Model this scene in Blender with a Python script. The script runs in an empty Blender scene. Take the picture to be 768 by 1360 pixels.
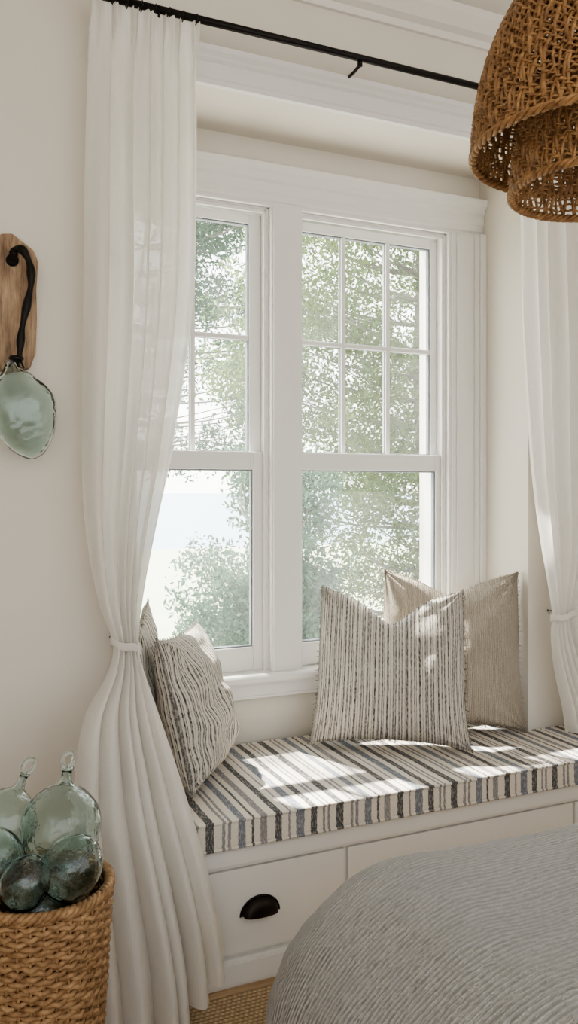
import bpy, math, random
import numpy as np
from mathutils import Vector, Matrix, noise
random.seed(7); np.random.seed(7)
S = bpy.context.scene
PI = math.pi
try:
    S.view_settings.look='AgX - Medium High Contrast'
except Exception as e: print(e)

# ------------------------------------------------------------------ mesh builder
class MB:
    def __init__(s):
        s.v=[]; s.f=[]; s.m=[]; s.sm=[]; s.mats=[]
    def mi(s,mat):
        if mat not in s.mats: s.mats.append(mat)
        return s.mats.index(mat)
    def add(s,vs,fs,mat,smooth=False):
        o=len(s.v); k=s.mi(mat)
        s.v.extend([tuple(p) for p in vs])
        for f in fs:
            s.f.append(tuple(i+o for i in f)); s.m.append(k); s.sm.append(smooth)
    def box(s,x0,x1,y0,y1,z0,z1,mat):
        vs=[(x0,y0,z0),(x1,y0,z0),(x1,y1,z0),(x0,y1,z0),(x0,y0,z1),(x1,y0,z1),(x1,y1,z1),(x0,y1,z1)]
        s.add(vs,[(0,3,2,1),(4,5,6,7),(0,1,5,4),(1,2,6,5),(2,3,7,6),(3,0,4,7)],mat)
    def prism(s,poly,a0,a1,axis,mat,smooth=False):
        n=len(poly)
        def P(p,a):
            if axis=='X': return (a,p[0],p[1])
            if axis=='Y': return (p[0],a,p[1])
            return (p[0],p[1],a)
        vs=[P(p,a0) for p in poly]+[P(p,a1) for p in poly]
        fs=[tuple(range(n))[::-1],tuple(range(n,2*n))]
        for i in range(n):
            j=(i+1)%n; fs.append((i,j,n+j,n+i))
        s.add(vs,fs,mat,smooth)
    def tube(s,pts,r,n,mat,closed=False,smooth=True):
        pts=[Vector(p) for p in pts]; N=len(pts)
        rr=r if hasattr(r,'__len__') else [r]*N
        T=[]
        for i in range(N):
            if closed: t=pts[(i+1)%N]-pts[i-1]
            else: t=pts[min(i+1,N-1)]-pts[max(i-1,0)]
            if t.length<1e-9: t=Vector((0,0,1))
            T.append(t.normalized())
        ref=Vector((0,0,1)) if abs(T[0].z)<.8 else Vector((1,0,0))
        nrm=(ref-T[0]*ref.dot(T[0])).normalized()
        vs=[]
        for i in range(N):
            if closed:
                ref2=Vector((0,0,1)) if abs(T[i].z)<.95 else Vector((1,0,0))
                nn=(ref2-T[i]*ref2.dot(T[i])).normalized()
            else:
                nn=(nrm-T[i]*nrm.dot(T[i]))
                nn=nn.normalized() if nn.length>1e-6 else nrm
                nrm=nn
            b=T[i].cross(nn)
            for k in range(n):
                a=2*PI*k/n
                vs.append(pts[i]+(nn*math.cos(a)+b*math.sin(a))*rr[i])
        fs=[]
        M=N if closed else N-1
        for i in range(M):
            j=(i+1)%N
            for k in range(n):
                l=(k+1)%n
                fs.append((i*n+k,i*n+l,j*n+l,j*n+k))
        if not closed:
            fs.append(tuple(range(n))[::-1]); fs.append(tuple((N-1)*n+k for k in range(n)))
        s.add(vs,fs,mat,smooth)
    def grid(s,fn,nu,nv,mat,wrap=False,smooth=True):
        vs=[fn(i/nu if wrap else i/(nu-1), j/(nv-1)) for j in range(nv) for i in range(nu)]
        fs=[]
        for j in range(nv-1):
            for i in range(nu if wrap else nu-1):
                k=(i+1)%nu
                fs.append((j*nu+i,j*nu+k,(j+1)*nu+k,(j+1)*nu+i))
        s.add(vs,fs,mat,smooth)
    def lathe(s,prof,mat,n=48,M=None,sq=1.0):
        M=M or Matrix.Identity(4)
        vs=[]
        for (r,z) in prof:
            for k in range(n):
                a=2*PI*k/n
                vs.append(M@Vector((max(r,1e-4)*math.cos(a),max(r,1e-4)*math.sin(a)*sq,z)))
        fs=[]
        for i in range(len(prof)-1):
            for k in range(n):
                l=(k+1)%n
                fs.append((i*n+k,i*n+l,(i+1)*n+l,(i+1)*n+k))
        s.add(vs,fs,mat,True)
    def build(s,name,bevel=0,seg=2,M=None,recalc=True,solid=0,uvf=None):
        me=bpy.data.meshes.new(name)
        me.from_pydata(s.v,[],s.f)
        for m in s.mats: me.materials.append(m)
        me.polygons.foreach_set('material_index',s.m)
        me.polygons.foreach_set('use_smooth',s.sm)
        me.update()
        if recalc:
            import bmesh
            b=bmesh.new(); b.from_mesh(me); bmesh.ops.recalc_face_normals(b,faces=b.faces); b.to_mesh(me); b.free()
        if uvf:
            uv=me.uv_layers.new(name='UVMap')
            for l in me.loops: uv.data[l.index].uv=uvf(me.vertices[l.vertex_index].co)
        o=bpy.data.objects.new(name,me)
        S.collection.objects.link(o)
        if M is not None: o.matrix_world=M
        if bevel:
            b=o.modifiers.new('bevel','BEVEL'); b.width=bevel; b.segments=seg; b.limit_method='ANGLE'; b.angle_limit=math.radians(40)
        if solid:
            b=o.modifiers.new('solid','SOLIDIFY'); b.thickness=solid; b.offset=-1
        return o

def smoothpath(ctrl,n):
    C=[Vector(c) for c in ctrl]; C=[C[0]*2-C[1]]+C+[C[-1]*2-C[-2]]
    out=[]
    for i in range(1,len(C)-2):
        for k in range(n):
            t=k/n
            p0,p1,p2,p3=C[i-1],C[i],C[i+1],C[i+2]
            out.append(0.5*((2*p1)+(p2-p0)*t+(2*p0-5*p1+4*p2-p3)*t*t+(3*p1-p0-3*p2+p3)*t**3))
    out.append(C[-2]); return out

def interp(tab,z):
    if z>=tab[0][0]: return tab[0][1:]
    for i in range(len(tab)-1):
        a,b=tab[i],tab[i+1]
        if z>=b[0]:
            t=(a[0]-z)/(a[0]-b[0])
            p0=tab[max(i-1,0)]; p3=tab[min(i+2,len(tab)-1)]
            r=[]
            for k in range(1,len(a)):
                m1=(b[k]-p0[k])/(p0[0]-b[0])*(a[0]-b[0]) if p0 is not a else (b[k]-a[k])
                m2=(p3[k]-a[k])/(a[0]-p3[0])*(a[0]-b[0]) if p3 is not b else (b[k]-a[k])
                t2,t3=t*t,t*t*t
                r.append((2*t3-3*t2+1)*a[k]+(t3-2*t2+t)*m1+(-2*t3+3*t2)*b[k]+(t3-t2)*m2)
            return tuple(r)
    return tab[-1][1:]

# ------------------------------------------------------------------ materials
class NM:
    def __init__(s,name):
        s.mat=bpy.data.materials.new(name); s.mat.use_nodes=True
        s.nt=s.mat.node_tree; s.nt.nodes.clear()
        s.out=s.n('ShaderNodeOutputMaterial')
    def n(s,t,**kw):
        nd=s.nt.nodes.new(t)
        for k,v in kw.items(): setattr(nd,k,v)
        return nd
    def l(s,a,b): s.nt.links.new(a,b)
    def math(s,op,a,b=None,c=None):
        nd=s.n('ShaderNodeMath',operation=op)
        for i,x in enumerate((a,b,c)):
            if x is None: continue
            if isinstance(x,(int,float)): nd.inputs[i].default_value=x
            else: s.l(x,nd.inputs[i])
        return nd.outputs[0]
    def coord(s,kind='Object',scale=(1,1,1)):
        tc=s.n('ShaderNodeTexCoord'); mp=s.n('ShaderNodeMapping'); mp.inputs['Scale'].default_value=scale
        s.l(tc.outputs[kind],mp.inputs['Vector']); return mp.outputs[0]
    def noise(s,vec,scale,detail=4,rough=.5):
        nd=s.n('ShaderNodeTexNoise'); nd.inputs['Scale'].default_value=scale
        nd.inputs['Detail'].default_value=detail; nd.inputs['Roughness'].default_value=rough
        if vec is not None: s.l(vec,nd.inputs['Vector'])
        return nd.outputs['Fac']
    def ramp(s,fac,stops,interp='LINEAR'):
        nd=s.n('ShaderNodeValToRGB'); cr=nd.color_ramp; cr.interpolation=interp
        while len(cr.elements)>1: cr.elements.remove(cr.elements[-1])
        cr.elements[0].position=stops[0][0]; cr.elements[0].color=(*stops[0][1],1)
        for p,c in stops[1:]:
            e=cr.elements.new(p); e.color=(*c,1)
        s.l(fac,nd.inputs[0]); return nd.outputs[0]
    def mix(s,f,a,b,blend='MIX'):
        nd=s.n('ShaderNodeMix',data_type='RGBA',blend_type=blend)
        for i,x in ((0,f),(6,a),(7,b)):
            if isinstance(x,(int,float)): nd.inputs[i].default_value=x
            elif isinstance(x,tuple): nd.inputs[i].default_value=(*x,1)
            else: s.l(x,nd.inputs[i])
        return nd.outputs[2]
    def bsdf(s,color,rough=.6,**kw):
        nd=s.n('ShaderNodeBsdfPrincipled')
        if isinstance(color,tuple): nd.inputs['Base Color'].default_value=(*color,1)
        else: s.l(color,nd.inputs['Base Color'])
        nd.inputs['Roughness'].default_value=rough
        for k,v in kw.items(): nd.inputs[k.replace('_',' ')].default_value=v
        s.b=nd; return nd
    def bump(s,h,strength=.3,dist=.01):
        nd=s.n('ShaderNodeBump'); nd.inputs['Strength'].default_value=strength; nd.inputs['Distance'].default_value=dist
        s.l(h,nd.inputs['Height']); return nd.outputs[0]
    def done(s,sh=None,normal=None):
        if normal is not None: s.l(normal,s.b.inputs['Normal'])
        s.l((sh or s.b.outputs[0]),s.out.inputs[0]); return s.mat

def m_paint(name,col,rough=.6,bump=.06):
    m=NM(name); v=m.coord()
    n1=m.noise(v,3,3); c=m.mix(n1,tuple(x*.97 for x in col),tuple(min(1,x*1.02) for x in col))
    m.bsdf(c,rough,Specular_IOR_Level=.3)
    return m.done(normal=m.bump(m.noise(v,180,3),bump,.002))
M_WALL=m_paint('wall_paint',(.755,.712,.64),.8)
M_CEIL=m_paint('ceiling_paint',(.82,.79,.745),.8)
M_TRIM=m_paint('trim_paint',(.83,.82,.795),.35,.03)
M_EXT=m_paint('exterior_paint',(.8,.8,.78),.7)

def m_simple(name,col,rough=.5,metal=0,nscale=40,var=.25,bump=.2,bd=.002):
    m=NM(name); v=m.coord(); n1=m.noise(v,nscale,4)
    c=m.mix(n1,tuple(x*(1-var) for x in col),tuple(min(1,x*(1+var)) for x in col))
    m.bsdf(c,rough,Metallic=metal)
    return m.done(normal=m.bump(n1,bump,bd))
M_BLACK=m_simple('blackened_iron',(.018,.016,.015),.42,.7,60,.3,.3)
M_BRONZE=m_simple('oil_rubbed_bronze',(.03,.022,.018),.35,.8,60,.3,.1)
M_GASKET=m_simple('glazing_gasket',(.22,.24,.26),.6)
M_MATTRESS=m_simple('mattress_fabric',(.75,.73,.7),.9)

# window glass (small translucent share imitates bright haze over the view)
m=NM('window_glass')
tr=m.n('ShaderNodeBsdfTransparent'); tr.inputs[0].default_value=(.97,.985,.98,1)
gl=m.n('ShaderNodeBsdfGlossy'); gl.inputs['Roughness'].default_value=.02
du=m.n('ShaderNodeBsdfTranslucent'); du.inputs[0].default_value=(.9,.92,.93,1)
mx=m.n('ShaderNodeMixShader'); mx.inputs[0].default_value=.05
m.l(tr.outputs[0],mx.inputs[1]); m.l(gl.outputs[0],mx.inputs[2])
mx2=m.n('ShaderNodeMixShader'); mx2.inputs[0].default_value=.042
m.l(mx.outputs[0],mx2.inputs[1]); m.l(du.outputs[0],mx2.inputs[2]); M_WGLASS=m.done(mx2.outputs[0])

# blown glass
m=NM('sea_green_glass')
v=m.coord()
b=m.bsdf((.80,.905,.885),.01,Transmission_Weight=1.0,IOR=1.48)
h=m.math('ADD',m.noise(v,13,2),m.math('MULTIPLY',m.noise(v,50,2),.2))
M_GLASS=m.done(normal=m.bump(h,.7,.014))

# linen curtain
m=NM('white_linen')
w1=m.noise(m.coord(scale=(300,300,12)),1,2); w2=m.noise(m.coord(scale=(15,15,350)),1,2)
h=m.math('ADD',w1,w2)
bn=m.bump(h,.25,.002)
col=m.mix(w1,(.86,.84,.80),(.94,.925,.895))
d=m.n('ShaderNodeBsdfDiffuse'); t=m.n('ShaderNodeBsdfTranslucent'); tp=m.n('ShaderNodeBsdfTransparent')
m.l(col,d.inputs[0]); m.l(col,t.inputs[0]); m.l(bn,d.inputs['Normal']); m.l(bn,t.inputs['Normal'])
mx=m.n('ShaderNodeMixShader'); mx.inputs[0].default_value=.47
m.l(d.outputs[0],mx.inputs[1]); m.l(t.outputs[0],mx.inputs[2])
mx2=m.n('ShaderNodeMixShader'); mx2.inputs[0].default_value=.04
m.l(mx.outputs[0],mx2.inputs[1]); m.l(tp.outputs[0],mx2.inputs[2]); M_LINEN=m.done(mx2.outputs[0])

CREAM=(.75,.70,.62); CHAR=(.11,.108,.112); GREY=(.29,.28,.28); BLUE=(.21,.228,.262); TAUPE=(.40,.365,.33)
PC=(.72,.675,.60); PCH=(.095,.09,.087); PG=(.21,.198,.187); PT=(.38,.35,.31)
def m_stripes(name,period,stops,distort=.0015,slub=.35,bumpk=.4,axis=0,thr=.54,base=CREAM,dk=GREY,src='Object'):
    m=NM(name); tc=m.n('ShaderNodeTexCoord'); sp=m.n('ShaderNodeSeparateXYZ'); m.l(tc.outputs[src],sp.inputs[0])
    nz=m.noise(m.coord(scale=(6,6,6)),1,3)
    off=m.math('MULTIPLY',m.math('SUBTRACT',nz,.5),distort*2)
    fine=m.noise(m.coord(),110,3)
    off2=m.math('MULTIPLY',m.math('SUBTRACT',fine,.5),distort*1.5)
    x=m.math('ADD',m.math('ADD',sp.outputs[axis],off),off2)
    fr=m.math('FRACT',m.math('DIVIDE',m.math('ADD',x,10.0),period))
    c=m.ramp(fr,stops,'CONSTANT')
    sl=m.noise(m.coord(scale=(300,70,70)),1,3)
    f=m.math('MULTIPLY',m.math('GREATER_THAN',sl,thr),slub)
    c=m.mix(f,c,base)
    sl2=m.noise(m.coord(scale=(90,300,300)),1,2)
    c=m.mix(m.math('MULTIPLY',m.math('GREATER_THAN',sl2,.6),slub*.5),c,dk)
    m.bsdf(c,.9,Specular_IOR_Level=.15)
    wv=m.noise(m.coord(),420,2)
    return m.done(normal=m.bump(m.math('ADD',wv,m.math('MULTIPLY',sl,.8)),bumpk,.003))
def widths(seq,k=1.0):
    tot=sum(w for w,c in seq); p=0; out=[]
    for w,c in seq: out.append((p/tot,c)); p+=w
    return out,tot/1000*k
seq=[(24,CREAM),(19,CHAR),(20,CREAM),(6,GREY),(18,CREAM),(26,BLUE),(20,CREAM),(20,CHAR),(18,CREAM),(7,GREY),(8,CREAM),(7,GREY),(20,CREAM),(24,CHAR),(22,CREAM),(9,GREY),(8,CREAM),(9,GREY),(22,CREAM),(22,BLUE),(18,CREAM),(7,CHAR),(18,CREAM),(20,GREY)]
st,per=widths(seq,1.12); M_SEAT=m_stripes('striped_seat_fabric',per,st,.004,.28,.3)
seq=[(11,PC),(10,PG),(8,PC),(6,PCH),(3,PC),(4,PG),(11,PC),(10,PCH),(6,PC),(5,PT),(9,PC),(9,PG),(3,PC),(5,PCH),(10,PC),(10,PG),(5,PC),(6,PCH),(10,PC),(5,PT),(4,PC),(9,PCH)]
st,per=widths(seq,.88); M_PSTRIPE=m_stripes('ticking_pillow_fabric',per,st,.002,.42,1.0,thr=.50,base=PC,dk=PG,src='UV')
# beige pillow
m=NM('beige_ribbed_fabric'); sl=m.noise(m.coord(scale=(200,60,30)),1,3)
tc=m.n('ShaderNodeTexCoord'); sp=m.n('ShaderNodeSeparateXYZ'); m.l(tc.outputs['UV'],sp.inputs[0])
wx=m.math('ADD',sp.outputs[0],m.math('MULTIPLY',m.noise(m.coord(),25,2),.005))
wv=m.math('SINE',m.math('MULTIPLY',wx,640.0)); n3=m.noise(m.coord(scale=(130,130,240)),1,2)
h=m.math('ADD',m.math('MULTIPLY',wv,.55),m.math('MULTIPLY',n3,2.2)); h=m.math('ADD',h,sl)
hh=m.math('MULTIPLY_ADD',h,.32,-.06)
m.bsdf(m.mix(hh,(.48,.41,.335),(.80,.72,.62)),.95,Specular_IOR_Level=.1); M_BEIGE=m.done(normal=m.bump(h,1.0,.005))
# duvet, fine seersucker ribs
m=NM('seersucker_duvet'); tc=m.n('ShaderNodeTexCoord'); sp=m.n('ShaderNodeSeparateXYZ'); m.l(tc.outputs['UV'],sp.inputs[0])
nz=m.noise(m.coord(scale=(5,5,5)),1,3); n2=m.noise(m.coord(scale=(75,130,75)),1,3)
yy=m.math('ADD',sp.outputs[1],m.math('MULTIPLY',nz,.02)); yy=m.math('ADD',yy,m.math('MULTIPLY',n2,.010))
wv=m.math('MULTIPLY_ADD',m.math('SINE',m.math('MULTIPLY',yy,2*PI/.0115)),.5,.5)
h=m.math('ADD',wv,m.math('MULTIPLY',n2,2.6))
c=m.mix(m.math('ADD',m.math('MULTIPLY',wv,.55),m.math('MULTIPLY',n2,.45)),(.43,.418,.40),(.66,.645,.62))
m.bsdf(c,.95,Specular_IOR_Level=.1); M_DUVET=m.done(normal=m.bump(h,1.0,.008))
def m_wicker(name,a,b):
    m=NM(name); n1=m.noise(m.coord(),45,4,.6); n2=m.noise(m.coord(scale=(1,1,1)),400,2)
    c=m.ramp(n1,[(.3,a),(.5,tuple((x+y)/2 for x,y in zip(a,b))),(.7,b)])
    m.bsdf(c,.5,Specular_IOR_Level=.4); return m.done(normal=m.bump(n2,.4,.002))
M_RATTAN=m_wicker('rattan',(.17,.08,.032),(.48,.28,.125))
M_SEAGRASS=m_wicker('seagrass',(.20,.105,.045),(.50,.32,.17))
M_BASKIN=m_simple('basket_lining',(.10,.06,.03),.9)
# jute rug
m=NM('jute_rug'); tc=m.n('ShaderNodeTexCoord'); sp=m.n('ShaderNodeSeparateXYZ'); m.l(tc.outputs['Object'],sp.inputs[0])
a1=m.math('SINE',m.math('ADD',m.math('MULTIPLY',sp.outputs[0],400.0),m.math('MULTIPLY',m.math('SIGN',m.math('SINE',m.math('MULTIPLY',sp.outputs[1],200.0))),1.57)))
a2=m.math('ABSOLUTE',m.math('SINE',m.math('MULTIPLY',sp.outputs[1],200.0)))
h=m.math('ADD',m.math('MULTIPLY',a1,.4),a2); nz=m.noise(m.coord(),150,3)
c=m.mix(m.math('MULTIPLY',m.math('ADD',h,nz),.5),(.30,.20,.11),(.68,.52,.33)); m.bsdf(c,.95); M_JUTE=m.done(normal=m.bump(h,.8,.006))
# wood
def m_wood(name,a,b,sc=(2,2,14)):
    m=NM(name); n1=m.noise(m.coord(scale=sc),3,6,.65); n2=m.noise(m.coord(),9,3)
    c=m.ramp(m.math('ADD',m.math('MULTIPLY',n1,.7),m.math('MULTIPLY',n2,.3)),[(.35,a),(.62,b)])
    m.bsdf(c,.6); return m.done(normal=m.bump(n1,.3,.004))
M_PLAQUE=m_wood('driftwood',(.13,.07,.035),(.50,.35,.22),(26,26,3))
M_FLOOR=m_wood('oak_floor',(.36,.23,.13),(.56,.40,.25),(1,14,1))
M_BARK=m_wood('bark',(.20,.18,.16),(.34,.31,.28))
def m_leaf(name,a,b):
    m=NM(name); n1=m.noise(m.coord(),1.7,3); c=m.mix(n1,a,b)
    d=m.n('ShaderNodeBsdfDiffuse'); t=m.n('ShaderNodeBsdfTranslucent'); m.l(c,d.inputs[0]); m.l(c,t.inputs[0])
    mx=m.n('ShaderNodeMixShader'); mx.inputs[0].default_value=.45
    m.l(d.outputs[0],mx.inputs[1]); m.l(t.outputs[0],mx.inputs[2]); return m.done(mx.outputs[0])
M_LEAF=m_leaf('leaves',(.09,.16,.085),(.29,.36,.14))
M_LEAF2=m_leaf('needles',(.085,.15,.115),(.17,.26,.18))
M_GRASS=m_simple('lawn',(.42,.46,.34),.95,0,3,.2)
M_SEA=m_simple('sea_water',(.28,.36,.42),.7,0,.2,.05,.05)
M_DECK=m_simple('pale_gravel',(.75,.74,.71),.9,0,8,.1)

# ------------------------------------------------------------------ room
CEIL=3.40; WY=2.75; AY=3.08; AX0=.60; AX1=2.317; SOF=2.923
w=MB(); w.box(-1.8,AX0,WY,3.30,0,CEIL,M_WALL); w.build('wall_back_left')
w=MB(); w.box(AX1,4.1,WY,3.30,0,CEIL,M_WALL); w.build('wall_back_right')
w=MB(); w.box(AX0,AX1,WY,3.30,SOF,CEIL,M_WALL); w.build('wall_back_header')
w=MB()
w.box(AX0,AX1,AY,3.30,0,.76,M_WALL); w.box(AX0,AX1,AY,3.30,2.66,SOF,M_WALL)
w.box(AX0,.67,AY,3.30,.76,2.66,M_WALL); w.box(1.285,1.39,AY,3.30,.76,2.66,M_WALL); w.box(2.14,AX1,AY,3.30,.76,2.66,M_WALL)
w.build('wall_alcove')
w=MB(); w.box(-1.95,-1.8,-1.6,3.30,0,CEIL,M_WALL); w.build('wall_left')
w=MB(); w.box(4.1,4.25,-1.6,3.30,0,CEIL,M_WALL); w.build('wall_right')
w=MB(); w.box(-1.95,4.25,-1.6,3.30,CEIL,CEIL+.12,M_CEIL); w.build('ceiling')
w=MB(); w.box(-1.95,4.25,-1.6,3.30,-.12,0,M_FLOOR); w.build('floor')
w=MB(); w.box(-2.2,4.5,3.30,3.62,3.25,3.32,M_EXT); w.build('added_sun_eave')  # unseen eave, added to limit how far sunlight reaches in
pf=[(2.75,3.30),(2.735,3.30),(2.73,3.325),(2.70,3.335),(2.665,3.375),(2.655,3.40),(2.75,3.40)]
w=MB(); w.prism(pf,-1.8,4.1,'X',M_CEIL); w.build('trim_crown')
w=MB()
w.prism([(2.75,2.923),(2.728,2.923),(2.728,2.94),(2.722,2.945),(2.722,2.995),(2.728,3.0),(2.718,3.008),(2.718,3.018),(2.705,3.03),(2.70,3.045),(2.75,3.045)],.50,2.45,'X',M_TRIM); w.build('trim_alcove_header')
w=MB(); w.box(-1.8,.58,2.73,2.75,0,.14,M_TRIM); w.box(-1.8,.58,2.737,2.75,.14,.16,M_TRIM); w.build('baseboard_back',.004)

# ------------------------------------------------------------------ windows
def sash(w,x0,x1,z0,z1,gx0,gx1,gz0,gz1,y0,y1,cols,rows,vb=None):
    w.box(x0,gx0,y0,y1,z0,z1,M_TRIM); w.box(gx1,x1,y0,y1,z0,z1,M_TRIM)
    w.box(gx0,gx1,y0,y1,z0,gz0,M_TRIM); w.box(gx0,gx1,y0,y1,gz1,z1,M_TRIM)
    ym=(y0+y1)/2
    g=.006
    w.box(gx0,gx0+g,y0+.006,y1-.004,gz0,gz1,M_GASKET); w.box(gx1-g,gx1,y0+.006,y1-.004,gz0,gz1,M_GASKET)
    w.box(gx0,gx1,y0+.006,y1-.004,gz0,gz0+g,M_GASKET); w.box(gx0,gx1,y0+.006,y1-.004,gz1-g,gz1,M_GASKET)
    w.add([(gx0,ym,gz0),(gx1,ym,gz0),(gx1,ym,gz1),(gx0,ym,gz1)],[(0,1,2,3)],M_WGLASS)
    for i in range(1,cols):
        x=gx0+(gx1-gx0)*i/cols; w.box(x-.010,x+.010,y0+.002,y1-.002,gz0,gz1,M_TRIM)
        w.box(x-.012,x+.012,ym-.006,ym+.006,gz0,gz1,M_GASKET)
    for i in range(1,rows):
        z=gz0+(gz1-gz0)*i/rows; w.box(gx0,gx1,y0+.003,y1-.003,z-.010,z+.010,M_TRIM)
        w.box(gx0,gx1,ym-.006,ym+.006,z-.012,z+.012,M_GASKET)
def window(name,ox0,ox1,gx0,gx1,cols):
    w=MB()
    w.box(ox0,ox0+.012,3.085,3.25,.78,2.66,M_TRIM); w.box(ox1-.012,ox1,3.085,3.25,.78,2.66,M_TRIM)
    w.box(ox0,ox1,3.085,3.25,2.648,2.66,M_TRIM); w.box(ox0,ox1,3.085,3.29,.76,.79,M_TRIM)
    w.box(ox0+.012,ox0+.022,3.086,3.098,.79,2.648,M_TRIM); w.box(ox1-.022,ox1-.012,3.086,3.098,.79,2.648,M_TRIM)
    w.box(ox0,ox1,3.086,3.098,2.632,2.648,M_TRIM)
    a,b=ox0+.012,ox1-.012
    sash(w,a,b,.795,1.672,gx0,gx1,.888,1.600,3.100,3.135,1,1)
    sash(w,a,b,1.615,2.640,gx0,gx1,1.672,2.600,3.142,3.177,cols,2)
    return w.build(name,.003,2)
window('window_1',.67,1.285,.745,1.222,2)
window('window_2',1.39,2.14,1.437,2.095,3)
w=MB()
w.box(1.285,1.422,3.060,AY,.79,2.66,M_TRIM); w.box(1.293,1.414,3.052,3.062,.79,2.66,M_TRIM)
w.box(.60,.672,3.055,AY,.79,2.66,M_TRIM)
w.box(2.138,AX1,3.062,AY,.79,2.66,M_TRIM); w.box(2.150,2.300,3.054,3.063,.79,2.66,M_TRIM)
w.box(2.172,2.285,3.047,3.055,.79,2.66,M_TRIM); w.box(2.262,2.285,3.034,3.048,.79,2.66,M_TRIM); w.box(2.285,2.317,3.025,3.062,.79,2.66,M_TRIM)
w.prism([(AY,2.655),(3.060,2.655),(3.060,2.672),(3.052,2.676),(3.052,2.700),(3.046,2.706),(3.046,2.742),(3.034,2.752),(3.034,2.770),(3.022,2.782),(3.018,2.806),(3.018,2.812),(AY,2.812)],.60,AX1,'X',M_TRIM)
w.prism([(AY,.755),(3.020,.755),(3.014,.763),(3.014,.782),(3.020,.790),(3.12,.792),(3.12,.755)],.60,AX1,'X',M_TRIM)
w.box(.60,AX1,3.058,AY,.690,.757,M_TRIM); w.box(.60,AX1,3.052,AY,.690,.702,M_TRIM)
w.build('trim_window_casing',.003,2)

# ------------------------------------------------------------------ bench
w=MB()
BX0,BX1=.64,2.73
w.box(BX0,AX1-.002,2.75,AY-.002,0,.428,M_TRIM); w.box(BX0,BX1,2.402,2.748,0,.428,M_TRIM)
w.box(BX0-.006,BX1,2.376,2.41,.372,.428,M_TRIM); w.box(BX0-.006,BX1,2.386,2.41,.360,.372,M_TRIM)
w.box(BX0-.006,BX1,2.378,2.41,0,.070,M_TRIM); w.box(BX0-.006,BX1,2.385,2.41,.070,.082,M_TRIM)
for a,b in ((.66,1.262),(1.275,2.22),(2.233,2.71)):
    w.box(a,b,2.389,2.404,.095,.352,M_TRIM)
def cup_pull(cx,cz):
    R=.062
    def fn(u,v):
        a=PI*u; b=v*PI/2
        x=-math.cos(a)*R; hgt=math.sin(a)
        zz=hgt*math.cos(b)*.052; yy=-math.sin(b)*.030*(hgt**.5 if hgt>0 else 0)
        return (cx+x*(1-.10*math.sin(b)),2.386+yy-.001,cz-.02+zz)
    w.grid(fn,28,12,M_BRONZE)
    pts=[(cx-math.cos(PI*i/24)*(R+.003),2.386,cz-.021+math.sin(PI*i/24)*.056) for i in range(25)]
    w.tube(pts,.003,6,M_BRONZE)
for c in (.964,1.80,2.47): cup_pull(c,.225)
w.build('window_bench',.003,2)
w=MB()
out=[(.645,2.358),(2.725,2.358),(2.725,2.735),(2.300,2.735),(2.300,3.045),(.645,3.045)]
w.prism(out,.430,.520,'Z',M_SEAT)
o=w.build('bench_cushion',.016,4)
w=MB()
def rnd(out,z,r=.03):
    P=[]
    n=len(out)
    for i in range(n):
        a=Vector((*out[i-1],z)); b=Vector((*out[i],z)); c=Vector((*out[(i+1)%n],z))
        d1=(a-b).normalized(); d2=(c-b).normalized()
        for t in (0,.25,.5,.75,1):
            p=(b+d1*r)*(1-t)**2+b*2*t*(1-t)+(b+d2*r)*t*t; P.append(p)
        L=(c-b).length
        for k in range(1,int(L/.05)):
            q=b+d2*(k*.05)
            if k*.05>r*1.3 and L-k*.05>r*1.3: P.append(q)
    return P
w.tube(rnd(out,.516),.0055,8,M_SEAT,closed=True); w.tube(rnd(out,.436),.0055,8,M_SEAT,closed=True)
pp=w.build('piping'); pp.parent=o

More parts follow.
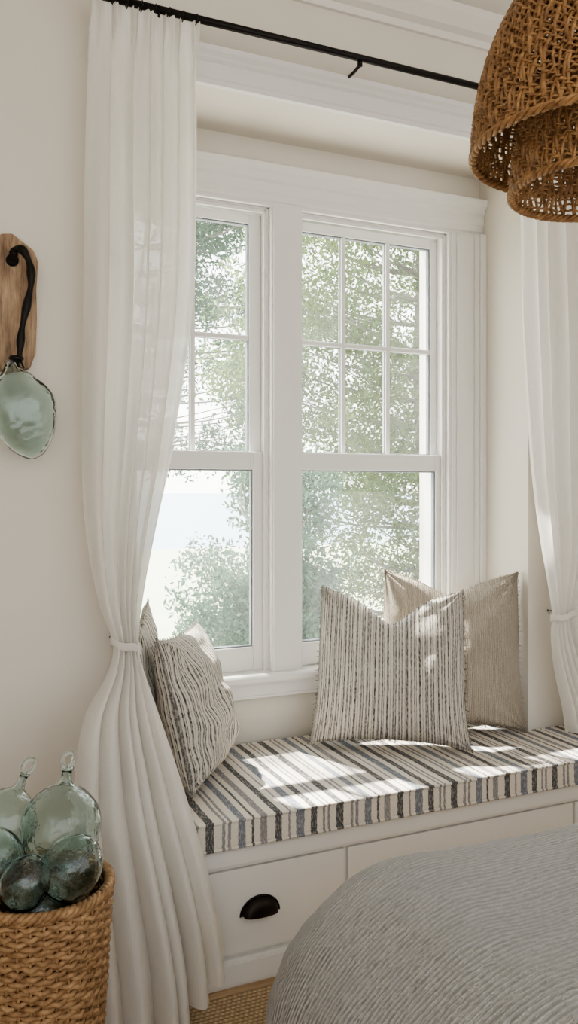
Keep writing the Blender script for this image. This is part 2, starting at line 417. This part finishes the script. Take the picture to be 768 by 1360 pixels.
# ------------------------------------------------------------------ pillows
def pillow(name,mat,W,H,T,base,yaw,lean,roll=0,chop=0,seed=0,fringe=False):
    w=MB(); N=80
    def side(sg):
        def fn(u,v):
            a=u*2-1; b=v*2-1
            a=math.sin(a*PI/2); b=math.sin(b*PI/2)
            pin=.085
            x=a*W/2*(1-pin*(1-abs(b)**2.2)); z=b*H/2*(1-pin*(1-abs(a)**2.2))
            e=max(0,(1-a*a))*max(0,(1-b*b))
            t=T/2*(e**.42)
            t+=.006*noise.noise(Vector((a*2.5+seed,b*2.5,sg*3+seed)))*e**.3*5
            if chop:
                k=math.exp(-abs(a/.42)**1.5)*max(0,(b+.1)/1.1)**1.5
                z-=chop*k
                t*=1-min(.45,chop*5)*math.exp(-(a/.25)**2)*max(0,(b+.1)/1.1)
                x*=1-.10*max(0,b)**2
            t*=1+.20*(-b)
            for cx,cz in ((-1,-1),(1,-1),(-1,1),(1,1)):
                dx,dz=a-cx,b-cz; rr=math.hypot(dx,dz); an=math.atan2(dz,dx)
                t+=.006*math.sin(an*13+seed+cx)*math.exp(-(rr/.6)**2)*min(1,e**.3*3)
            t+=-.010*math.exp(-((b-.25*a-.1)/.09)**2)*e*(.7 if seed%2 else .4)
            return (x,sg*t,z+H/2)
        return fn
    w.grid(side(-1),N,N,mat); w.grid(side(1),N,N,mat)
    f=side(0)
    ed=[f(i/40,0) for i in range(40)]+[f(1,i/40) for i in range(40)]+[f(1-i/40,1) for i in range(40)]+[f(0,1-i/40) for i in range(40)]
    ed=[(p[0],0,p[2]) for p in ed]
    w.tube(ed,.0035,6,mat,closed=True)
    if fringe:
        r2=random.Random(seed)
        for i in range(0,160):
            p=Vector(ed[i]); c=Vector((0,0,H/2)); dr=(p-c).normalized()
            for k in range(3):
                q=p+Vector((r2.uniform(-.005,.005),0,r2.uniform(-.005,.005)))
                w.tube([q,q+dr*r2.uniform(.006,.012)+Vector((r2.uniform(-.004,.004),r2.uniform(-.004,.004),0))],.0012,4,mat)
    M=Matrix.Translation(base)@Matrix.Rotation(yaw,4,'Z')@Matrix.Rotation(lean,4,'X')@Matrix.Rotation(roll,4,'Y')
    # cloth coordinate: arc length over the bulging surface
    def uvf(co):
        b=max(-1,min(1,(co.z-H/2)/(H/2))); loc=1-.085*(1-abs(b)**2.2)
        if chop: loc*=1-.10*max(0,b)**2
        a=max(-1,min(1,co.x/(W/2*loc)))
        return (W/2*(.55*a+.50*math.asin(a)),co.z)
    return w.build(name,M=M,uvf=uvf)
R=math.radians
pillow('striped_pillow',M_PSTRIPE,.61,.60,.20,(1.645,2.745,.536),R(-30),R(-12),R(1),.12,1,True)
pillow('beige_pillow',M_BEIGE,.61,.64,.19,(2.000,2.850,.536),R(-27),R(-8),R(1),.08,5,True)
pillow('striped_pillow.001',M_PSTRIPE,.50,.50,.22,(.925,2.745,.538),R(58),R(-14),R(2),0,2,True)
pillow('striped_pillow.002',M_PSTRIPE,.44,.57,.10,(.735,2.825,.536),R(68),R(-4),0,.05,8,True)

# ------------------------------------------------------------------ curtains
def curtain(name,tab,nf,hem=None,seed=0):
    w=MB(); NU,NV=340,190
    ztop=tab[0][0]
    def fn(u,v):
        zb=hem(u)
        z=ztop+(zb-ztop)*v
        XL,XR,Y,A=interp(tab,z)
        s=u
        drift=1.6*noise.noise(Vector((s*2.0,z*.5,seed)))+.35*noise.noise(Vector((s*5,z*.9,seed+9)))
        ph=2*PI*nf*(s+.05*math.sin(2*PI*s*1.3+seed)+.02*math.sin(2*PI*s*3.1+seed*2))+drift
        am=.85+.7*noise.noise(Vector((s*3.2,z*.5,seed+3)))
        f=math.sin(ph)+.12*math.sin(2*ph+.8)
        y=Y+A*am*f+A*.3*noise.noise(Vector((s*5,z*1.3,seed+4)))
        x=XL+(XR-XL)*s+(XR-XL)/nf*.24*math.cos(ph)*am
        top=max(0,1-(ztop-z)/.20)
        if top>0:
            tt=top*top*(3-2*top)
            pk=math.cos(PI*nf*2*s)**8   # pinch pleats
            y=y*(1-tt)+(Y-.026*pk+.008*math.sin(2*PI*nf*6*s)*pk)*tt
            z+=0.006*(1-pk)*tt-.004*tt
        g=math.exp(-((z-1.03)/.10)**2)
        y+=.005*g*math.sin(ph*2.0)
        return (x,y,z)
    w.grid(fn,NU,NV,M_LINEN)
    return w.build(name,recalc=False)
tabL=[(3.050,.490,.835,2.615,.020),(2.6,.480,.838,2.62,.034),(2.13,.476,.822,2.62,.042),(1.64,.470,.752,2.62,.044),(1.40,.480,.700,2.62,.038),(1.16,.518,.650,2.61,.026),(1.03,.552,.628,2.58,.017),
      (.95,.525,.638,2.54,.022),(.852,.445,.652,2.44,.034),(.662,.398,.695,2.34,.042),(.58,.390,.710,2.29,.040),(.42,.400,.752,2.265,.046),(.19,.425,.800,2.255,.054),(0.0,.440,.815,2.25,.056)]
def hemL(u): return .014+.14*max(0,(u-.62)/.38)**1.1+.008*math.sin(u*20)**2
curtain('linen_curtain',tabL,6,hem=hemL,seed=1.0)
tabR=[(3.050,2.145,2.62,2.615,.020),(2.5,2.150,2.64,2.62,.032),(2.13,2.160,2.64,2.62,.036),(1.64,2.200,2.62,2.62,.034),(1.30,2.265,2.57,2.62,.028),(1.12,2.31,2.50,2.62,.020),(1.01,2.335,2.44,2.62,.015),
      (.93,2.325,2.47,2.62,.020),(.80,2.340,2.53,2.62,.028),(.62,2.385,2.62,2.62,.032),(.53,2.40,2.64,2.62,.034)]
curtain('linen_curtain.001',tabR,6,hem=lambda u:.528,seed=4.0)
def tie(name,cx,cy,z,rx,ry,tx,tilt):
    w=MB()
    ring=lambda u,v:(cx+rx*math.cos(2*PI*u),cy+ry*math.sin(2*PI*u),z+tilt*math.cos(2*PI*u)+(v-.5)*.026+.004*math.sin(8*PI*u))
    w.grid(ring,48,5,M_LINEN,wrap=True)
    def tail(u,v): 
        return (cx+(tx-cx)*u, cy+ry*.6+(2.745-cy-ry*.6)*u, z-tilt*.2+(v-.5)*(.026-.010*u)-.012*math.sin(PI*u))
    w.grid(tail,10,4,M_LINEN)
    w.tube([(tx,2.748,z),(tx,2.722,z),(tx,2.719,z+.02)],.004,8,M_BLACK)
    w.build(name,recalc=False,solid=.002)
tie('curtain_tieback',.590,2.585,1.03,.050,.034,.575,-.016)
tie('curtain_tieback.001',2.388,2.62,1.01,.062,.034,2.42,.010)

# rod
w=MB()
RZ=3.073
w.tube([(.475,2.62,RZ),(1.5,2.62,RZ),(2.95,2.62,RZ)],.0125,16,M_BLACK)
for x in (.455,2.965):
    w.lathe([(0,-.022),(.014,-.018),(.022,0),(.014,.018),(0,.022)],M_BLACK,24,Matrix.Translation((x,2.62,RZ)))
for x in (.70,1.446,2.72):
    w.tube([(x,2.748,RZ-.03),(x,2.66,RZ-.03),(x,2.625,RZ-.026),(x,2.62,RZ-.014)],.006,8,M_BLACK)
    w.tube([(x,2.75,RZ-.03),(x,2.742,RZ-.03)],.016,16,M_BLACK)
    w.tube([(x,2.62,RZ-.030),(x,2.62,RZ-.012)],.009,10,M_BLACK)
for xs in (np.linspace(.51,.83,8),np.linspace(2.17,2.60,9)):
    for x in xs:
        P=[(x+.002*math.sin(a),2.62+.019*math.cos(a),RZ-.006+.019*math.sin(a)) for a in np.linspace(0,2*PI,24,endpoint=False)]
        w.tube(P,.0022,6,M_BLACK,closed=True)
w.build('curtain_rod')

# ------------------------------------------------------------------ pendant lamp
def woven_dome(w,cx,cy,zr,R,H,rows,ribs,phi_max=1.42,sr=.0042):
    rg=random.Random(int(R*1000))
    def P(ph,a,off=0):
        r=(R+off)*math.cos(ph); z=zr+(H+off)*math.sin(ph)
        return (cx+r*math.cos(a),cy+r*math.sin(a),z)
    for k in range(ribs):
        a0=2*PI*k/ribs
        for s in (-1,1):
            pts=[]; n=64; sd=rg.random()*10; sl=rg.uniform(.7,1.2)
            for i in range(n):
                ph=phi_max*i/(n-1)
                a=a0+s*.26*sl*ph+.05*noise.noise(Vector((i*.10,k*1.3,sd)))
                pts.append(P(ph,a,.0035*math.sin(i*.9+k*2.1+s)))
            w.tube(pts,sr*rg.uniform(.8,1.25),5,M_RATTAN)
    for j in range(rows):
        ph=phi_max*(j+.5)/rows
        n=ribs*4; pts=[]; tl=rg.uniform(-.006,.006); pa=rg.uniform(0,6)
        for i in range(n):
            a=2*PI*i/n
            pts.append(P(max(ph+.016*noise.noise(Vector((math.cos(a)*7,math.sin(a)*7,j*.8)))+tl*math.sin(a+pa),.004),a,.005*math.cos(PI*(i/2.0)+PI*j)))
        w.tube(pts,sr*rg.uniform(.6,.95),5,M_RATTAN,closed=True)
    for s in range(3):
        n=160; pts=[]
        for i in range(n):
            a=2*PI*i/n; t=a*26+s*2*PI/3
            pts.append((cx+(R+.006*math.cos(t))*math.cos(a),cy+(R+.006*math.cos(t))*math.sin(a),zr+.006*math.sin(t)))
        w.tube(pts,.0055,6,M_RATTAN,closed=True)
w=MB(); PX,PY=1.43,1.444
woven_dome(w,PX,PY,2.300,.290,.46,64,72,sr=.0040)
woven_dome(w,PX,PY,2.208,.202,.36,40,50,sr=.0037)
w.tube([(PX,PY,2.60),(PX,PY,3.39)],.004,8,M_BLACK)
w.lathe([(0,3.40),(.06,3.40),(.06,3.385),(.02,3.37),(0,3.37)],M_BLACK,32,Matrix.Translation((PX,PY,0)))
w.lathe([(0,2.79),(.05,2.79),(.05,2.75),(.02,2.73),(.02,2.55),(0,2.55)],M_BLACK,24,Matrix.Translation((PX,PY,0)))
w.build('woven_pendant_lamp',recalc=False)

# ------------------------------------------------------------------ bed
bed=bpy.data.objects.new('bed',None); S.collection.objects.link(bed)
def duvet(cx,cy,a,b,H,R,drop):
    me=bpy.data.meshes.new('duvet'); NU=NV=220
    A=a-R; B=b-R; L0=R*PI/2+drop
    V=[];UV=[]
    for j in range(NV):
        for i in range(NU):
            px=(i/(NU-1)*2-1)*(A+L0); py=(j/(NV-1)*2-1)*(B+L0)
            ix=max(-A,min(A,px)); iy=max(-B,min(B,py)); qx,qy=px-ix,py-iy; L=math.hypot(qx,qy)
            if L>L0: qx*=L0/L; qy*=L0/L; L=L0
            nx,ny=(qx/L,qy/L) if L>1e-6 else (0,0)
            th=L/R
            if th<PI/2: hor=R*math.sin(th); z=H-R*(1-math.cos(th))
            else: hor=R; z=H-R-(L-R*PI/2)
            x=cx+ix+nx*hor; y=cy+iy+ny*hor
            cr=.05*math.cos(min(1,abs(px)/(a*1.1))*PI/2)*math.cos(min(1,abs(py)/(b*1.1))*PI/2)
            n1=noise.noise(Vector((px*1.8,py*1.8,1.3)))*.022+noise.noise(Vector((px*4.5,py*6,7)))*.011+noise.noise(Vector((px*14,py*22,3)))*.003
            k=min(1,L/(R*1.2)); 
            x+=nx*n1*1.6*k; y+=ny*n1*1.6*k; z+=cr+n1*(1-k*.7)
            V.append((x,y,z)); UV.append((px,py))
    F=[(j*NU+i,j*NU+i+1,(j+1)*NU+i+1,(j+1)*NU+i) for j in range(NV-1) for i in range(NU-1)]
    me.from_pydata(V,[],F); me.materials.append(M_DUVET)
    uv=me.uv_layers.new(name='UVMap')
    for l in me.loops: uv.data[l.index].uv=UV[l.vertex_index]
    me.polygons.foreach_set('use_smooth',[True]*len(F)); me.update()
    o=bpy.data.objects.new('duvet',me); S.collection.objects.link(o); o.parent=bed; return o
duvet(1.77,.67,1.15,1.12,.705,.36,.16)
w=MB(); w.box(.90,2.64,-.25,1.56,.18,.46,M_MATTRESS); o=w.build('mattress',.05,4); o.parent=bed
w=MB(); w.box(.90,2.64,-.25,1.56,.10,.18,M_PLAQUE)
for x in (.94,2.52):
    for y in (-.2,1.46): w.box(x,x+.06,y,y+.06,.013,.10,M_PLAQUE)
o=w.build('bed_frame',.005); o.parent=bed

# rug
w=MB(); w.box(-.9,3.4,-1.2,2.33,.0005,.012,M_JUTE); w.build('jute_rug',.004)

# ------------------------------------------------------------------ basket
w=MB(); BCX,BCY,BH=.270,2.095,.55; BZ=.014
def br(z): return .124+.040*(z/BH)**.8
rows=46; ribs=34
for j in range(rows):
    z=BZ+.008+(BH-.03)*j/(rows-1); n=ribs*6; pts=[]
    for i in range(n):
        a=2*PI*i/n; r=br(z)+.0055*math.cos(ribs/2*2*PI*i/n+PI*j)+.002*noise.noise(Vector((a*6,j*1.7,0)))
        pts.append((BCX+r*math.cos(a),BCY+r*math.sin(a),z+.0022*math.sin(a*ribs+j)))
    w.tube(pts,.0068,6,M_SEAGRASS,closed=True)
for k in range(ribs):
    a=2*PI*k/ribs
    w.tube([(BCX+br(z)*math.cos(a),BCY+br(z)*math.sin(a),z) for z in np.linspace(BZ+.002,BH,8)],.004,6,M_SEAGRASS)
for s in range(3):
    n=200; pts=[]
    for i in range(n):
        a=2*PI*i/n; t=a*22+s*2*PI/3; r=br(BH)+.007*math.cos(t)
        pts.append((BCX+r*math.cos(a),BCY+r*math.sin(a),BH+.003+.007*math.sin(t)))
    w.tube(pts,.0075,6,M_SEAGRASS,closed=True)
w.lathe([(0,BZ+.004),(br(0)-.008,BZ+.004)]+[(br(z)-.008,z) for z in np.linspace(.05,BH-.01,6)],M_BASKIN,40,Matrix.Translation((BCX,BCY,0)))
w.build('wicker_basket',recalc=False)

def outer(prof,n=6):
    P=smoothpath([(r,z,0) for r,z in prof],n); return [(max(p.x,0),p.y) for p in P]
def glass2(name,prof,loc,rot,stem=False,sq=1.0,th=.0035):
    w=MB(); pr=outer(prof)
    w.lathe(pr,M_GLASS,56,None,sq)
    M=Matrix.Translation(loc)@Matrix.Rotation(rot[2],4,'Z')@Matrix.Rotation(rot[0],4,'X')@Matrix.Rotation(rot[1],4,'Y')
    cz=(pr[0][1]+pr[-1][1])/2; hz=abs(pr[-1][1]-pr[0][1])/2
    inn=[(max(r-th,0),cz+(z-cz)*(1-th/hz)) for r,z in pr]
    base=len(w.f)
    w.lathe(inn,M_GLASS,56,None,sq)
    w.f[base:]=[tuple(reversed(f)) for f in w.f[base:]]
    if stem:
        zt=pr[-1][1]
        w.tube(smoothpath([(-.004,0,zt-.006),(-.012,0,zt+.012),(-.006,0,zt+.030),(.010,0,zt+.032),(.014,0,zt+.014),(.006,0,zt-.002)],5),.005,10,M_GLASS)
    return w.build(name,M=M,recalc=False)
BOT=[(0,-.105),(.045,-.100),(.085,-.060),(.097,-.005),(.088,.045),(.055,.082),(.022,.100),(.013,.118),(.013,.135),(.016,.142),(0,.145)]
def sc(p,k,kz=None): return [(r*k,z*(kz or k)) for r,z in p]
EGG=[(0,-.075),(.035,-.070),(.062,-.035),(.066,.005),(.055,.042),(.030,.068),(.012,.078),(0,.082)]
glass2('glass_bottle',sc(BOT,1.0),(.318,2.10,.690),(0,R(6),0),True)
glass2('glass_bottle.001',sc(BOT,.82,.95),(.185,2.16,.685),(R(-4),R(24),0),True)
glass2('glass_float',sc(EGG,1.05),(.325,1.985,.632),(R(20),R(28),0))
glass2('glass_float.001',sc(EGG,.85),(.222,1.995,.612),(R(15),R(25),0))
glass2('glass_float.002',sc(EGG,.9),(.165,2.06,.655),(0,R(-15),0))
glass2('glass_float.003',sc(EGG,1.0),(.27,2.08,.50),(0,R(80),.5))
glass2('glass_float.004',sc(EGG,1.0),(.24,2.11,.36),(0,R(70),1.5))

# wall plaque with iron hook and hanging glass
w=MB()
pl=[(.185,1.93),(.20,1.895),(.25,1.885),(.315,1.90),(.333,1.95),(.337,2.06),(.335,2.15),(.341,2.24),(.325,2.275),(.290,2.300),(.262,2.320),(.228,2.315),(.205,2.285),(.186,2.27),(.190,2.16),(.183,2.05)]
w.prism(pl,2.712,2.748,'Y',M_PLAQUE); plaque=w.build('wooden_hook_plaque',.006,3)
w=MB()
hp=smoothpath([(.262,2.712,2.235),(.268,2.690,2.262),(.288,2.668,2.258),(.308,2.658,2.215),(.312,2.655,2.160),(.300,2.655,2.090),(.286,2.657,2.020),(.280,2.660,1.960),(.278,2.662,1.918)],8)
w.tube(hp,[.0125+.0025*math.sin(i*.5)*(1 if i>4 else 0)-.002*(i/len(hp)) for i in range(len(hp))],12,M_BLACK)
w.lathe([(0,0),(.02,0),(.018,.008),(0,.010)],M_BLACK,20,Matrix.Translation((.262,2.713,2.235))@Matrix.Rotation(PI/2,4,'X'))
o=w.build('iron_hook'); o.parent=plaque
LEAF=[(0,-.148),(.030,-.138),(.066,-.100),(.092,-.045),(.104,.015),(.094,.055),(.062,.095),(.030,.130),(.017,.150),(.016,.160),(0,.163)]
glass2('hanging_glass_float',LEAF,(.287,2.650,1.758),(0,R(-14),0),False,.5,.006)
w=MB(); w.lathe([(0,.0),(.020,.0),(.023,-.008),(.018,-.016),(0,-.018)],M_BLACK,24,Matrix.Translation((.268,2.656,1.928))); 
for k in range(5):
    a=k*2*PI/5
    w.tube([(.268,2.656,1.92),(.268+.016*math.cos(a),2.656+.012*math.sin(a),1.908),(.266+.024*math.cos(a),2.655+.016*math.sin(a),1.892)],.003,6,M_BLACK)
o=w.build('glass_cap'); o.parent=plaque

# ------------------------------------------------------------------ exterior
w=MB(); w.box(-40,60,3.31,30,-.75,-.70,M_GRASS); w.build('lawn_ground')
w=MB(); w.box(-300,400,30,900,-3.0,-2.9,M_SEA); w.build('sea')
w=MB(); w.box(-3,9,3.31,6.2,-.70,-.68,M_DECK); w.build('terrace_ground')
def tree(name,trunk,clusters,leafmat,lsize,per,seed,spread=.22,rt=.10):
    rg=np.random.RandomState(seed); w=MB()
    tp=smoothpath(trunk,6); n=len(tp)
    w.tube(tp,[rt*(1-.8*i/n) for i in range(n)],10,M_BARK)
    for c in clusters[::9]:
        k=min(range(n),key=lambda i:(tp[i]-Vector(c)).length+max(0,tp[i].z-c[2]+.3)*2)
        a=tp[k]; b=Vector(c); mid=(a+b)/2+Vector((rg.normal()*.1,rg.normal()*.1,-.12))
        P=smoothpath([a,mid,b],5); w.tube(P,[.022*(1-.85*i/len(P)) for i in range(len(P))],5,M_BARK)
    C=np.array(clusters); K=len(C)
    d=rg.normal(size=(K,3)); d[:,2]*=.5; d/=np.linalg.norm(d,axis=1)[:,None]
    t=rg.uniform(-1,1,size=(K,per,1))*spread*1.5
    P=C[:,None,:]+d[:,None,:]*t+rg.normal(size=(K,per,3))*spread*.33
    P=P.reshape(-1,3); N=len(P)
    a=rg.normal(size=(N,3)); a/=np.linalg.norm(a,axis=1)[:,None]
    b=np.cross(a,rg.normal(size=(N,3))); b/=np.linalg.norm(b,axis=1)[:,None]
    s=rg.uniform(.6,1.2,size=(N,1))*lsize
    q=np.stack([P-a*s,P+b*s*.42,P+a*s,P-b*s*.42],1).reshape(-1,3)
    base=len(w.v); k=w.mi(leafmat)
    w.v.extend(map(tuple,q.tolist()))
    w.f.extend([(base+4*i,base+4*i+1,base+4*i+2,base+4*i+3) for i in range(N)]); w.m.extend([k]*N); w.sm.extend([False]*N)
    return w.build(name,recalc=False)
def cloud(n,x,y,z,seed,thr,keep=lambda p:True,sc=.9):
    rg=random.Random(seed); out=[]; tries=0
    while len(out)<n and tries<n*40:
        tries+=1
        p=(rg.uniform(*x),rg.uniform(*y),rg.uniform(*z))
        if noise.noise(Vector(p)*sc+Vector((seed,0,0)))+.5*noise.noise(Vector(p)*sc*2.3)>thr and keep(p): out.append(p)
    return out
def ell(c,r): return lambda p: sum(((p[i]-c[i])/r[i])**2 for i in range(3))<1
tree('leafy_tree',[(6.3,9.4,-.7),(6.2,9.4,1.0),(6.0,9.3,3.0),(6.1,9.4,5.0),(5.8,9.3,6.6)],
     cloud(1900,(3.2,8.2),(8.3,10.5),(-.4,7),3,-.02,ell((5.7,9.3,3.2),(2.5,1.2,3.9))),M_LEAF,.040,44,11)
tree('leafy_tree.001',[(2.0,12.5,-.7),(2.1,12.5,1.2),(2.7,12.4,3.2),(3.2,12.4,5.6)],
     cloud(1000,(1.2,6.0),(11.4,13.4),(1.8,8),5,.02,ell((3.6,12.4,4.8),(2.5,1.1,3.1))),M_LEAF2,.048,42,12)
tree('pine_shrub',[(2.9,7.4,-.7),(2.92,7.4,.3),(2.9,7.4,1.2)],
     cloud(620,(1.9,3.9),(6.8,8.1),(-.7,2.3),8,-.15,lambda p: ell((2.95,7.4,.45),(.85,.65,1.2))(p) or ell((3.2,7.4,1.3),(.55,.5,.75))(p)),M_LEAF2,.034,46,13,.15,.06)
tree('added_dapple_tree',[(-.6,7.0,-.7),(-.5,6.8,2),(-.2,6.4,4.6),(.2,6.2,6.8)],  # canopy above the view, added to dapple the incoming sunlight
     cloud(130,(-1.6,2.6),(4.6,7.4),(4.6,8),9,.02,ell((.5,6.0,6.3),(2.1,1.4,1.7))),M_LEAF,.06,26,14,.2)

# ------------------------------------------------------------------ light
sun=bpy.data.lights.new('sun','SUN'); sun.energy=27; sun.angle=math.radians(1.0); sun.color=(1,.935,.84)
so=bpy.data.objects.new('sun',sun); S.collection.objects.link(so)
dirv=Vector((.30,-.72,-1.30)); so.rotation_euler=dirv.to_track_quat('-Z','Y').to_euler(); so.location=(0,8,12)
W=bpy.data.worlds.new('sky'); S.world=W; W.use_nodes=True; nt=W.node_tree; nt.nodes.clear()
tc=nt.nodes.new('ShaderNodeTexCoord'); sp=nt.nodes.new('ShaderNodeSeparateXYZ'); nt.links.new(tc.outputs['Generated'],sp.inputs[0])
mr=nt.nodes.new('ShaderNodeMapRange'); mr.inputs[1].default_value=-.5; mr.inputs[2].default_value=.6; mr.inputs[3].default_value=1.8; mr.inputs[4].default_value=6.7
nt.links.new(sp.outputs[1],mr.inputs[0])
cr=nt.nodes.new('ShaderNodeValToRGB'); cr.color_ramp.elements[0].color=(1,.975,.93,1); cr.color_ramp.elements[1].color=(.80,.88,1,1)
nt.links.new(sp.outputs[2],cr.inputs[0])
bg=nt.nodes.new('ShaderNodeBackground'); nt.links.new(cr.outputs[0],bg.inputs[0]); nt.links.new(mr.outputs[0],bg.inputs[1])
wo=nt.nodes.new('ShaderNodeOutputWorld'); nt.links.new(bg.outputs[0],wo.inputs[0])

# ------------------------------------------------------------------ camera
cam=bpy.data.cameras.new('camera'); co=bpy.data.objects.new('camera',cam); S.collection.objects.link(co)
cam.sensor_fit='VERTICAL'; cam.sensor_height=36; cam.lens=1100/1360*36; cam.shift_y=-30/1360; cam.clip_end=2000
co.location=(0,0,1.52); co.rotation_euler=(PI/2,0,math.radians(-24)); S.camera=co
